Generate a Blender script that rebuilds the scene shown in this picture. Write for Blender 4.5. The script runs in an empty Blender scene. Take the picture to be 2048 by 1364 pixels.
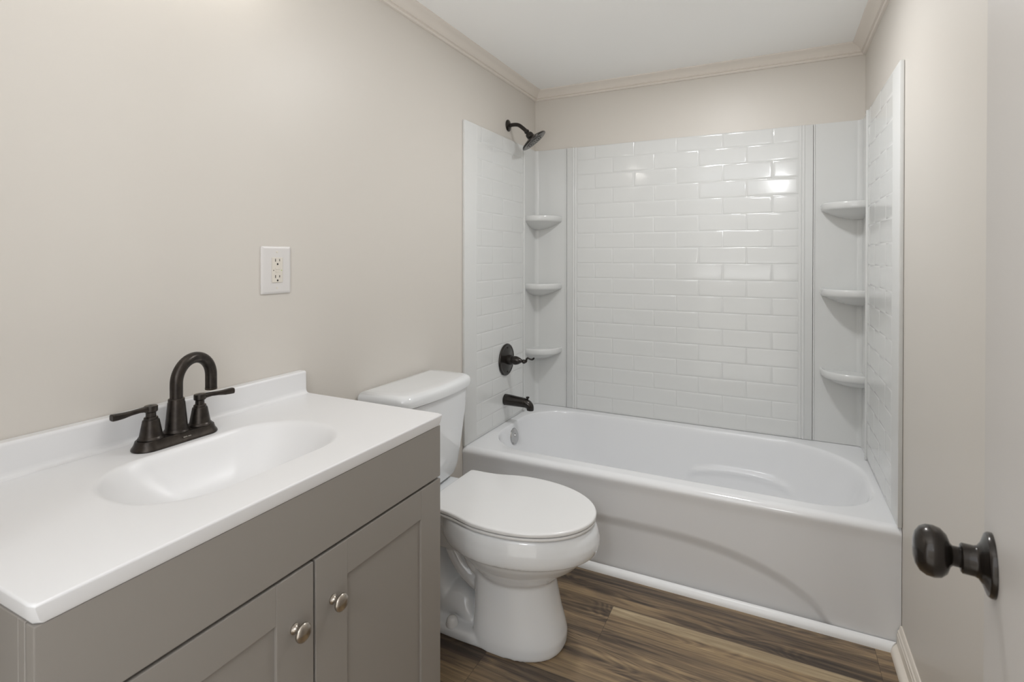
import bpy, bmesh, math, random
from mathutils import Vector, Matrix
random.seed(7)
PI = math.pi
sc = bpy.context.scene
COL = sc.collection

# ------------------------------------------------------------------ camera, world, exposure
W, D, H = 1.524, 0.763, 0.365          # alcove width, tub depth, tub height
CEIL = 2.075
cam_d = bpy.data.cameras.new('camera')
cam = bpy.data.objects.new('camera', cam_d)
COL.objects.link(cam)
cam.location = (1.18107, -2.68810, 1.16622)
yaw, pit, rol = math.radians(26.6146), math.radians(-0.363), math.radians(0.0411)
Fv = Vector((-math.sin(yaw)*math.cos(pit), math.cos(yaw)*math.cos(pit), math.sin(pit)))
Rv = Vector((math.cos(yaw), math.sin(yaw), 0)); Uv = Rv.cross(Fv)
R2 = Rv*math.cos(rol) + Uv*math.sin(rol); U2 = -Rv*math.sin(rol) + Uv*math.cos(rol)
cam.rotation_euler = Matrix((R2, U2, -Fv)).transposed().to_euler()
cam_d.sensor_width = 36.0
cam_d.lens = 36.0*1060.34/2048
cam_d.shift_x = (1024-1016.657)/2048
cam_d.shift_y = (522.618-682)/2048
cam_d.clip_start = 0.02
cam_d.dof.use_dof = True
cam_d.dof.focus_distance = 1.7
cam_d.dof.aperture_fstop = 9.0
sc.camera = cam
sc.view_settings.view_transform = 'Standard'
sc.view_settings.look = 'None'
sc.view_settings.gamma = 1.0
sc.view_settings.use_curve_mapping = False
sc.view_settings.exposure = -0.05
world = bpy.data.worlds.new('world'); sc.world = world
world.use_nodes = True
bg = world.node_tree.nodes['Background']
bg.inputs[0].default_value = (0.93, 0.96, 1.0, 1)
W_STR = 2.5
bg.inputs[1].default_value = W_STR
sc.cycles.max_bounces = 10
sc.cycles.diffuse_bounces = 6
sc.cycles.glossy_bounces = 5
sc.cycles.use_denoising = True
sc.cycles.sample_clamp_indirect = 4.0

P_CEIL = 8.6
P_HALL = 9
P_UP = 31.0

def light(name, kind, loc, power, color=(1, 0.95, 0.88), rot=(0, 0, 0), **kw):
    l = bpy.data.lights.new(name, kind); l.energy = power; l.color = color
    for k, v in kw.items(): setattr(l, k, v)
    o = bpy.data.objects.new(name, l); COL.objects.link(o)
    o.location = loc; o.rotation_euler = rot
    return o

# ------------------------------------------------------------------ materials
def srgb(r, g, b):
    def f(c):
        c /= 255.0
        return c/12.92 if c <= 0.04045 else ((c+0.055)/1.055)**2.4
    return (f(r), f(g), f(b), 1)

def mat(name, col, rough=0.5, metal=0.0, coat=0.0, spec=0.5, bump=None, var=None, coat_rough=0.05):
    m = bpy.data.materials.new(name); m.use_nodes = True
    nt = m.node_tree; b = nt.nodes['Principled BSDF']
    b.inputs['Base Color'].default_value = col
    b.inputs['Roughness'].default_value = rough
    b.inputs['Metallic'].default_value = metal
    b.inputs['Coat Weight'].default_value = coat
    b.inputs['Coat Roughness'].default_value = coat_rough
    b.inputs['Specular IOR Level'].default_value = spec
    tc = nt.nodes.new('ShaderNodeTexCoord')
    if bump:
        scale, strength, dist = bump
        n = nt.nodes.new('ShaderNodeTexNoise'); n.inputs['Scale'].default_value = scale
        n.inputs['Detail'].default_value = 3
        bp = nt.nodes.new('ShaderNodeBump'); bp.inputs['Strength'].default_value = strength
        bp.inputs['Distance'].default_value = dist
        nt.links.new(tc.outputs['Object'], n.inputs['Vector'])
        nt.links.new(n.outputs['Fac'], bp.inputs['Height'])
        nt.links.new(bp.outputs['Normal'], b.inputs['Normal'])
        if coat: nt.links.new(bp.outputs['Normal'], b.inputs['Coat Normal'])
    if var:
        scale, amt = var
        n2 = nt.nodes.new('ShaderNodeTexNoise'); n2.inputs['Scale'].default_value = scale
        n2.inputs['Detail'].default_value = 4
        mx = nt.nodes.new('ShaderNodeMix'); mx.data_type = 'RGBA'
        mx.inputs[6].default_value = tuple(c*(1-amt) for c in col[:3]) + (1,)
        mx.inputs[7].default_value = tuple(min(1, c*(1+amt)) for c in col[:3]) + (1,)
        nt.links.new(tc.outputs['Object'], n2.inputs['Vector'])
        nt.links.new(n2.outputs['Fac'], mx.inputs[0])
        nt.links.new(mx.outputs[2], b.inputs['Base Color'])
    return m

M = {}
M['wall'] = mat('beige_wall_paint', srgb(209, 204, 197), 0.42, bump=(140, 0.06, 0.0006), var=(1.5, 0.01))
M['crown'] = mat('beige_trim_paint', srgb(225, 218, 210), 0.4, var=(3, 0.01))
M['ceiling'] = mat('ceiling_paint', srgb(248, 248, 247), 0.85, bump=(90, 0.05, 0.0006))
M['door'] = mat('door_paint', srgb(197, 193, 189), 0.45, bump=(60, 0.04, 0.0005))
M['base'] = mat('baseboard_paint', srgb(226, 219, 209), 0.4, var=(4, 0.01))
M['white_trim'] = mat('white_trim_paint', srgb(238, 239, 240), 0.35, var=(4, 0.01))
M['acrylic'] = mat('white_acrylic', srgb(214, 215, 214), 0.11, coat=0.0, bump=(7, 0.10, 0.003), var=(2, 0.006))
M['acrylic_flat'] = mat('white_acrylic_smooth', srgb(213, 214, 213), 0.14, coat=0.0, bump=(6, 0.1, 0.002), var=(2, 0.006))
M['tub'] = mat('tub_enamel', srgb(230, 231, 233), 0.12, coat=0.0, bump=(9, 0.05, 0.002), var=(3, 0.006))
M['porcelain'] = mat('porcelain', srgb(225, 227, 229), 0.07, coat=0.6, bump=(8, 0.03, 0.001), var=(3, 0.005))
M['seat'] = mat('seat_plastic', srgb(227, 227, 227), 0.16, bump=(5, 0.03, 0.001), var=(3, 0.006))
M['marble'] = mat('cultured_marble', srgb(226, 226, 227), 0.34, coat=0.0, bump=(12, 0.03, 0.001), var=(4, 0.006))
M['cabinet'] = mat('grey_cabinet_paint', srgb(139, 134, 128), 0.42, bump=(260, 0.05, 0.0004), var=(3, 0.02))
M['dark_gap'] = mat('cabinet_interior', srgb(40, 36, 33), 0.8, var=(5, 0.05))
M['nickel'] = mat('brushed_nickel', srgb(176, 168, 158), 0.26, metal=1.0, bump=(300, 0.05, 0.0003), var=(60, 0.06))
M['chrome'] = mat('chrome', srgb(190, 190, 190), 0.2, metal=1.0, var=(20, 0.04))
M['plate'] = mat('white_plastic', srgb(216, 213, 211), 0.3, var=(10, 0.005))
M['ivory'] = mat('ivory_plastic', srgb(218, 212, 202), 0.35, var=(10, 0.01))
M['slot'] = mat('dark_slot', srgb(30, 26, 22), 0.7, var=(10, 0.05))
M['led'] = mat('green_led', srgb(150, 190, 60), 0.4, var=(10, 0.02))
M['lettering'] = mat('pale_lettering', srgb(170, 165, 158), 0.5, metal=0.3, var=(10, 0.02))
M['caulk'] = mat('seam_shadow_gap', srgb(120, 116, 112), 0.8, var=(30, 0.1))
M['bounce_floor'] = mat('pale_bounce_carpet', srgb(222, 218, 210), 0.95, bump=(300, 0.3, 0.003), var=(20, 0.03))  # unseen hall floor, made pale to bounce light onto the ceiling
M['hallwall'] = mat('hall_paint', srgb(214, 208, 198), 0.6, var=(2, 0.01))

def bronze():
    m = bpy.data.materials.new('oil_rubbed_bronze'); m.use_nodes = True
    nt = m.node_tree; b = nt.nodes['Principled BSDF']
    tc = nt.nodes.new('ShaderNodeTexCoord')
    n = nt.nodes.new('ShaderNodeTexNoise'); n.inputs['Scale'].default_value = 70; n.inputs['Detail'].default_value = 5
    r = nt.nodes.new('ShaderNodeValToRGB')
    r.color_ramp.elements[0].position = 0.35; r.color_ramp.elements[0].color = srgb(54, 50, 47)
    r.color_ramp.elements[1].position = 0.75; r.color_ramp.elements[1].color = srgb(74, 68, 63)
    g = nt.nodes.new('ShaderNodeNewGeometry')
    r2 = nt.nodes.new('ShaderNodeValToRGB')       # worn copper-toned edges
    r2.color_ramp.elements[0].position = 0.57; r2.color_ramp.elements[0].color = (0, 0, 0, 1)
    r2.color_ramp.elements[1].position = 0.70; r2.color_ramp.elements[1].color = (1, 1, 1, 1)
    mx = nt.nodes.new('ShaderNodeMix'); mx.data_type = 'RGBA'
    mx.inputs[7].default_value = srgb(150, 134, 114)
    nt.links.new(tc.outputs['Object'], n.inputs['Vector'])
    nt.links.new(n.outputs['Fac'], r.inputs['Fac'])
    nt.links.new(g.outputs['Pointiness'], r2.inputs['Fac'])
    nt.links.new(r2.outputs['Color'], mx.inputs[0])
    nt.links.new(r.outputs['Color'], mx.inputs[6])
    nt.links.new(mx.outputs[2], b.inputs['Base Color'])
    b.inputs['Metallic'].default_value = 0.85
    b.inputs['Roughness'].default_value = 0.33
    return m
M['bronze'] = bronze()
M['black_bronze'] = mat('dark_bronze', srgb(42, 37, 33), 0.27, metal=0.6, coat=0.3, var=(50, 0.15))

def floor_mat():
    m = bpy.data.materials.new('vinyl_plank_floor'); m.use_nodes = True
    nt = m.node_tree; N = nt.nodes; L = nt.links; b = N['Principled BSDF']
    tc = N.new('ShaderNodeTexCoord')
    sep = N.new('ShaderNodeSeparateXYZ'); L.new(tc.outputs['Object'], sep.inputs[0])
    def math_(op, a, bb=None, c=None):
        n = N.new('ShaderNodeMath'); n.operation = op
        for i, v in enumerate((a, bb, c)):
            if v is None: continue
            if isinstance(v, (int, float)): n.inputs[i].default_value = v
            else: L.new(v, n.inputs[i])
        return n.outputs[0]
    PW, PL = 0.180, 1.22
    yy = math_('ADD', sep.outputs[1], 0.948 + 20*0.180)
    row = math_('FLOOR', math_('DIVIDE', yy, PW))
    fy = math_('FRACT', math_('DIVIDE', yy, PW))
    xx = math_('ADD', math_('ADD', sep.outputs[0], -0.704 + 20*PL), math_('MULTIPLY', math_('SUBTRACT', row, 19.0), 0.47))
    colr = math_('FLOOR', math_('DIVIDE', xx, PL)); fx = math_('FRACT', math_('DIVIDE', xx, PL))
    wn2 = N.new('ShaderNodeTexWhiteNoise'); wn2.noise_dimensions = '2D'
    cb = N.new('ShaderNodeCombineXYZ'); L.new(row, cb.inputs[0]); L.new(colr, cb.inputs[1]); L.new(cb.outputs[0], wn2.inputs['Vector'])
    rnd = wn2.outputs['Value']
    # grain coordinates, stretched along x, offset per plank
    gx = math_('MULTIPLY', sep.outputs[0], 1.0); gy = sep.outputs[1]
    off = math_('MULTIPLY', rnd, 37.0)
    def vec(sx, sy):
        c = N.new('ShaderNodeCombineXYZ')
        L.new(math_('MULTIPLY', gx, sx), c.inputs[0]); L.new(math_('MULTIPLY', gy, sy), c.inputs[1]); L.new(off, c.inputs[2])
        return c.outputs[0]
    def noise(sx, sy, detail=5, dist=0.0, rough=0.55):
        n = N.new('ShaderNodeTexNoise'); n.inputs['Scale'].default_value = 1
        n.inputs['Detail'].default_value = detail; n.inputs['Distortion'].default_value = dist
        n.inputs['Roughness'].default_value = rough
        L.new(vec(sx, sy), n.inputs['Vector']); return n.outputs['Fac']
    broad = noise(0.9, 17, 3, 0.7)
    streak = noise(3.5, 75, 5, 1.0, 0.62)
    fine = noise(14, 330, 3, 0.2)
    # cathedral figure: iso-lines of a soft stretched noise
    fig = noise(2.6, 11, 1, 0.4)
    rings = math_('FRACT', math_('MULTIPLY', fig, 19.0))
    tri = math_('ABSOLUTE', math_('SUBTRACT', rings, 0.5))       # 0..0.5
    figmask = noise(1.7, 9, 1, 0.3)
    fm = N.new('ShaderNodeMapRange'); fm.inputs[1].default_value = 0.45; fm.inputs[2].default_value = 0.58; L.new(figmask, fm.inputs[0])
    t = math_('MULTIPLY', math_('ADD', math_('MULTIPLY', math_('SUBTRACT', broad, 0.5), 1.15), 0.52), 0.75)
    t = math_('ADD', t, math_('MULTIPLY', streak, 0.55))
    t = math_('ADD', t, math_('MULTIPLY', fine, 0.16))
    t = math_('ADD', t, math_('MULTIPLY', math_('SUBTRACT', rnd, 0.5), 0.15))
    t = math_('ADD', t, math_('MULTIPLY', math_('MULTIPLY', math_('SUBTRACT', tri, 0.25), fm.outputs[0]), 0.26))
    cr = N.new('ShaderNodeValToRGB'); e = cr.color_ramp.elements
    e[0].position = 0.50; e[0].color = srgb(58, 50, 44)
    e[1].position = 1.02; e[1].color = srgb(184, 162, 126)
    for p_, c_ in ((0.60, (84, 71, 59)), (0.69, (112, 95, 76)), (0.78, (134, 114, 89)), (0.89, (158, 136, 104))):
        q = cr.color_ramp.elements.new(p_); q.color = srgb(*c_)
    L.new(t, cr.inputs['Fac'])
    # one pale sapwood streak along a plank edge, as in some boards
    s1 = math_('SUBTRACT', math_('ABSOLUTE', math_('SUBTRACT', sep.outputs[1], math_('ADD', -0.972, math_('MULTIPLY', math_('SUBTRACT', broad, 0.5), 0.03)))), 0.0)
    s1m = N.new('ShaderNodeMapRange'); s1m.inputs[1].default_value = 0.027; s1m.inputs[2].default_value = 0.019; L.new(s1, s1m.inputs[0])
    xgate = N.new('ShaderNodeMapRange'); xgate.inputs[1].default_value = 0.7035; xgate.inputs[2].default_value = 0.7045; L.new(sep.outputs[0], xgate.inputs[0])
    sw = math_('MULTIPLY', math_('MULTIPLY', math_('MULTIPLY', s1m.outputs[0], xgate.outputs[0]), math_('LESS_THAN', sep.outputs[1], -0.948)), 0.85)
    palec = N.new('ShaderNodeValToRGB'); palec.color_ramp.elements[0].position = 0.3; palec.color_ramp.elements[0].color = srgb(140, 122, 96)
    palec.color_ramp.elements[1].position = 0.7; palec.color_ramp.elements[1].color = srgb(192, 174, 142); L.new(streak, palec.inputs['Fac'])
    mp = N.new('ShaderNodeMix'); mp.data_type = 'RGBA'; L.new(sw, mp.inputs[0]); L.new(cr.outputs['Color'], mp.inputs[6]); L.new(palec.outputs['Color'], mp.inputs[7])
    # joints
    jy = math_('MINIMUM', fy, math_('SUBTRACT', 1.0, fy)); jx = math_('MINIMUM', fx, math_('SUBTRACT', 1.0, fx))
    j1 = math_('LESS_THAN', jy, 0.0045); j2 = math_('LESS_THAN', jx, 0.0007)
    j = math_('MAXIMUM', j1, j2)
    mj = N.new('ShaderNodeMix'); mj.data_type = 'RGBA'; L.new(math_('MULTIPLY', j, 0.55), mj.inputs[0]); L.new(mp.outputs[2], mj.inputs[6]); mj.inputs[7].default_value = srgb(44, 36, 30)
    L.new(mj.outputs[2], b.inputs['Base Color'])
    b.inputs['Roughness'].default_value = 0.42
    bp = N.new('ShaderNodeBump'); bp.inputs['Strength'].default_value = 0.12; bp.inputs['Distance'].default_value = 0.001
    L.new(math_('SUBTRACT', streak, j), bp.inputs['Height']); L.new(bp.outputs['Normal'], b.inputs['Normal'])
    return m
M['floor'] = floor_mat()

def emit(name, col, s):
    m = bpy.data.materials.new(name); m.use_nodes = True
    b = m.node_tree.nodes['Principled BSDF']
    b.inputs['Base Color'].default_value = col
    b.inputs['Emission Color'].default_value = col
    b.inputs['Emission Strength'].default_value = s
    return m
M['bulb'] = emit('lit_frosted_bulb', (1, 0.95, 0.88, 1), 34)
M['dome'] = emit('lit_frosted_dome', (1, 0.95, 0.88, 1), 2.5)

# ------------------------------------------------------------------ object helpers
def thing(name, label, cat, loc=(0, 0, 0), rotz=0.0, group=None):
    o = bpy.data.objects.new(name, None); COL.objects.link(o)
    o.empty_display_size = 0.05
    o.location = loc; o.rotation_euler = (0, 0, rotz)
    if label: o['label'] = label
    if cat: o['category'] = cat
    if group: o['group'] = group
    return o

def root_mat(o):
    m = Matrix.Identity(4)
    chain = []
    while o is not None:
        chain.append(o); o = o.parent
    for c in reversed(chain):
        m = m @ (Matrix.Translation(c.location) @ c.rotation_euler.to_matrix().to_4x4())
    return m

def obj(name, bm, m, parent=None, label=None, smooth=40, local=False, kind=None):
    """link bm (world coordinates unless local) as one mesh object"""
    if parent is not None and not local:
        bm.transform(root_mat(parent).inverted())
    bmesh.ops.recalc_face_normals(bm, faces=bm.faces)
    lim = math.radians(smooth)
    for f in bm.faces: f.smooth = smooth > 0
    for e in bm.edges:
        if len(e.link_faces) == 2:
            e.smooth = e.calc_face_angle(0) < lim
    me = bpy.data.meshes.new(name); bm.to_mesh(me); bm.free()
    mats = m if isinstance(m, (list, tuple)) else [m]
    for k in mats: me.materials.append(k)
    o = bpy.data.objects.new(name, me); COL.objects.link(o)
    if 20 < smooth <= 50 and name != 'surround_panel':
        wn = o.modifiers.new('weighted_normals', 'WEIGHTED_NORMAL'); wn.keep_sharp = True; wn.weight = 50
    if parent is not None: o.parent = parent
    if label: o['label'] = label
    if kind: o['kind'] = kind
    return o

def tag(o, label, cat, group=None):
    o['label'] = label; o['category'] = cat
    if group: o['group'] = group
    return o

def box(bm, x0, x1, y0, y1, z0, z1, bev=0.0, seg=2):
    b2 = bmesh.new()
    bmesh.ops.create_cube(b2, size=1)
    for v in b2.verts:
        v.co = Vector(((x0+x1)/2 + v.co.x*(x1-x0), (y0+y1)/2 + v.co.y*(y1-y0), (z0+z1)/2 + v.co.z*(z1-z0)))
    if bev > 0:
        bmesh.ops.bevel(b2, geom=b2.edges[:], offset=bev, segments=seg, profile=0.5, affect='EDGES')
    merge(bm, b2)

def merge(bm, b2):
    me = bpy.data.meshes.new('tmp'); b2.to_mesh(me); b2.free(); bm.from_mesh(me); bpy.data.meshes.remove(me)

def BM(): return bmesh.new()

def loft(bm, rings, close=True, cap0=False, cap1=False):
    vs = [[bm.verts.new(p) for p in r] for r in rings]
    n = len(rings[0])
    for a, b in zip(vs, vs[1:]):
        for i in range(n if close else n-1):
            j = (i+1) % n
            bm.faces.new((a[i], a[j], b[j], b[i]))
    if cap0: bm.faces.new(vs[0][::-1])
    if cap1: bm.faces.new(vs[-1])
    return vs

def lathe(bm, prof, origin, axis='z', n=40, M3=None):
    """prof: list of (r, h) along the axis from origin"""
    if M3 is None:
        ax = {'x': Vector((1, 0, 0)), 'y': Vector((0, 1, 0)), 'z': Vector((0, 0, 1))}[axis] if isinstance(axis, str) else Vector(axis).normalized()
    else: ax = M3
    u = ax.orthogonal().normalized(); w = ax.cross(u)
    o = Vector(origin)
    rings = []
    for r, h in prof:
        r = max(r, 1e-5)
        rings.append([o + ax*h + (u*math.cos(2*PI*i/n) + w*math.sin(2*PI*i/n))*r for i in range(n)])
    loft(bm, rings, True, True, True)

def smooth_path(pts, sub=6):
    pts = [Vector(p) for p in pts]; out = []
    for i in range(len(pts)-1):
        p0 = pts[max(i-1, 0)]; p1 = pts[i]; p2 = pts[i+1]; p3 = pts[min(i+2, len(pts)-1)]
        for k in range(sub):
            t = k/sub
            out.append(0.5*((2*p1) + (-p0+p2)*t + (2*p0-5*p1+4*p2-p3)*t*t + (-p0+3*p1-3*p2+p3)*t**3))
    out.append(pts[-1]); return out

def tube(bm, pts, rad, n=20, flat=None):
    """sweep a circle (or ellipse: flat = (normal, radius along normal list)) along pts"""
    pts = [Vector(p) for p in pts]
    R = rad if isinstance(rad, (list, tuple)) else [rad]*len(pts)
    tang = [(pts[min(i+1, len(pts)-1)] - pts[max(i-1, 0)]).normalized() for i in range(len(pts))]
    u = tang[0].orthogonal().normalized()
    if flat is not None: u = Vector(flat[0])
    rings = []
    for i, p in enumerate(pts):
        t = tang[i]; u = (u - t*u.dot(t)).normalized(); w = t.cross(u)
        ru = flat[1][i] if flat is not None else R[i]
        rings.append([p + u*math.cos(2*PI*k/n)*ru + w*math.sin(2*PI*k/n)*R[i] for k in range(n)])
    loft(bm, rings, True, True, True)

def prism(bm, prof, a, b, mapf):
    """extrude a closed 2-d profile from a to b; mapf(u, v, s) -> point"""
    r0 = [mapf(u, v, a) for u, v in prof]; r1 = [mapf(u, v, b) for u, v in prof]
    loft(bm, [r0, r1], True, True, True)

def rrect(x0, x1, y0, y1, rs, N=200):
    """closed outline of a rectangle with four corner radii (x0y0, x1y0, x1y1, x0y1), N samples by arclength"""
    cs = [(x0+rs[0], y0+rs[0], rs[0], PI), (x1-rs[1], y0+rs[1], rs[1], 1.5*PI), (x1-rs[2], y1-rs[2], rs[2], 0), (x0+rs[3], y1-rs[3], rs[3], 0.5*PI)]
    pts = []
    for cx, cy, r, a in cs:
        for k in range(33):
            t = a + 0.5*PI*k/32
            pts.append((cx + r*math.cos(t), cy + r*math.sin(t)))
    return pts

def sample_angle(poly, c, N, phase=0.0):
    """points where rays from c at N angles hit the closed polygon"""
    out = []
    n = len(poly)
    for k in range(N):
        a = 2*PI*(k/N) + phase; d = (math.cos(a), math.sin(a)); best = None
        for i in range(n):
            p, q = poly[i], poly[(i+1) % n]
            ex, ey = q[0]-p[0], q[1]-p[1]
            den = d[0]*ey - d[1]*ex
            if abs(den) < 1e-12: continue
            t = ((p[0]-c[0])*ey - (p[1]-c[1])*ex)/den
            s = ((p[0]-c[0])*d[1] - (p[1]-c[1])*d[0])/den
            if t > 0 and -1e-6 <= s <= 1+1e-6:
                if best is None or t > best: best = t
        out.append((c[0]+d[0]*best, c[1]+d[1]*best))
    return out

def interp(tab, t):
    for (a, u), (b, v) in zip(tab, tab[1:]):
        if t <= b: return u + (v-u)*(t-a)/(b-a)
    return tab[-1][1]

# ------------------------------------------------------------------ the setting
YN = -2.74          # inner face of the near wall
def slab(name, x0, x1, y0, y1, z0, z1, m, kind='structure'):
    bm = BM(); box(bm, x0, x1, y0, y1, z0, z1)
    return obj(name, bm, m, smooth=0, kind=kind)
slab('floor', -0.15, W+0.15, YN-0.12, 0.12, -0.06, 0.0, M['floor'])
slab('ceiling', -0.15, W+0.15, YN-0.12, 0.12, CEIL, CEIL+0.08, M['ceiling'])
slab('wall_left', -0.12, 0.0, YN-0.12, 0.12, 0.0, CEIL, M['wall'])
slab('wall_right', W, W+0.12, YN-0.12, 0.12, 0.0, CEIL, M['wall'])
slab('wall_back', 0.0, W, 0.0, 0.12, 0.0, CEIL, M['wall'])
# near wall with the doorway the picture is taken through
bm = BM()
box(bm, 0.0, 0.50, YN-0.12, YN, 0, CEIL)
box(bm, 1.30, W, YN-0.12, YN, 0, CEIL)
box(bm, 0.50, 1.30, YN-0.12, YN, 2.03, CEIL)
obj('wall_near', bm, M['wall'], smooth=0, kind='structure')

# crown moulding: profile (out from wall, down from ceiling)
CP = [(0, 0), (0.050, 0), (0.050, 0.005), (0.045, 0.009), (0.036, 0.013), (0.026, 0.021), (0.0195, 0.031), (0.0165, 0.034),
      (0.0185, 0.0355), (0.0185, 0.0375), (0.0115, 0.0385), (0.0110, 0.0405), (0.0125, 0.0415), (0.0125, 0.0445), (0.0090, 0.0475), (0.0065, 0.048), (0, 0.048)]
def crown(name, side):
    bm = BM()
    def ring(s):
        out = []
        for u, v in CP:
            z = CEIL - v
            if side == 'left': out.append((u, (-u if s else YN), z))
            if side == 'right': out.append((W-u, (-u if s else YN), z))
            if side == 'back': out.append(((W-u) if s else u, -u, z))
        return out
    loft(bm, [ring(0), ring(1)], True, True, True)
    obj(name, bm, M['crown'], smooth=25, kind='structure')
crown('trim_1', 'left'); crown('trim_2', 'back'); crown('trim_3', 'right')

# baseboard and shoe moulding on the right wall
bm = BM()
BP = [(0, 0), (0.013, 0), (0.013, 0.050), (0.011, 0.053), (0.011, 0.060), (0.0075, 0.064), (0.006, 0.072), (0.0035, 0.076), (0, 0.076)]
prism(bm, BP, YN, -D-0.004, lambda u, v, s: (W-u, s, v))
obj('baseboard_right', bm, M['base'], smooth=25, kind='structure')
bm = BM()
SP = [(0.013, 0)] + [(0.013+0.018*math.cos(a*PI/12), 0.020*math.sin(a*PI/12)) for a in range(0, 7)]
loft(bm, [[(W-u, s - ((u-0.013)*1.1 if k else 0), v) for u, v in SP] for k, s in ((0, YN), (1, -D-0.005))], True, True, True)
obj('trim_4', bm, M['base'], smooth=50, kind='structure')
# white quarter round along the foot of the tub
bm = BM()
QP = [(0, 0)] + [(0.020*math.cos(a*PI/16), 0.024*math.sin(a*PI/16)) for a in range(0, 9)]
loft(bm, [[(x - (u*0.9 if k else 0), -D-0.0045-u, v) for u, v in QP] for k, x in ((0, 0.0), (1, W-0.0135))], True, True, True)
obj('trim_5', bm, M['white_trim'], smooth=50, kind='structure')
# baseboard behind the toilet
bm = BM()
prism(bm, BP, -1.634, -D-0.004, lambda u, v, s: (u, s, v))
obj('baseboard_left', bm, M['base'], smooth=25, kind='structure')
# the hallway side, out of view: floor made pale to bounce light up, end wall
slab('floor_hall', -1.2, 2.6, -5.2, YN-0.12, -0.06, 0.0, M['bounce_floor'])
slab('wall_hall', -1.2, 2.6, -5.32, -5.2, 0.0, CEIL, M['hallwall'])

# ------------------------------------------------------------------ open door with knob
RB = Vector((1.3764, -2.0040, 0.8614))         # centre of the rose on the door face
ang = math.radians(7.9)                        # door swung past square, towards the right wall
dirv = Vector((math.sin(ang), math.cos(ang), 0)); nrm = Vector((-math.cos(ang), math.sin(ang), 0))
hinge = RB - dirv*0.700; hinge.z = 0
door = bpy.data.objects.new('door_1', None); COL.objects.link(door)
door.location = hinge; door.rotation_euler = (0, 0, PI/2 - ang); door['kind'] = 'structure'
# local frame: +x along the door to its free edge, +y to the face seen here
bm = BM(); box(bm, 0, 0.752, -0.035, 0, 0.012, 2.01, 0.0015, 1)
obj('door_slab', bm, M['door'], door, local=True, smooth=30)
bm = BM()
lathe(bm, [(0.0, 0.0), (0.0305, 0.0), (0.0305, 0.003), (0.029, 0.0052), (0.020, 0.0085), (0.0155, 0.0115), (0.0145, 0.014), (0.0145, 0.0235), (0.0130, 0.025), (0.0108, 0.0255), (0, 0.0255)], (0.70, 0, RB.z), 'y', 48)
rose = obj('door_knob_rose', bm, M['black_bronze'], door, local=True, smooth=35)
bm = BM()
lathe(bm, [(0, 0.023), (0.0098, 0.023), (0.0097, 0.031), (0.0120, 0.0330), (0.0190, 0.0355), (0.0238, 0.0405), (0.0253, 0.0465), (0.0247, 0.0525), (0.0217, 0.0580), (0.016, 0.0618), (0.0085, 0.0636), (0, 0.0640)], (0.70, 0, RB.z), 'y', 48)
obj('door_knob', bm, M['black_bronze'], rose, local=True, smooth=60)
for zz in (0.25, 1.05, 1.80):
    bm = BM(); lathe(bm, [(0.006, 0), (0.006, 0.09)], (-0.004, 0.004, zz), 'z', 16)
    obj('door_hinge', bm, M['black_bronze'], door, local=True, smooth=40)

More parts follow.
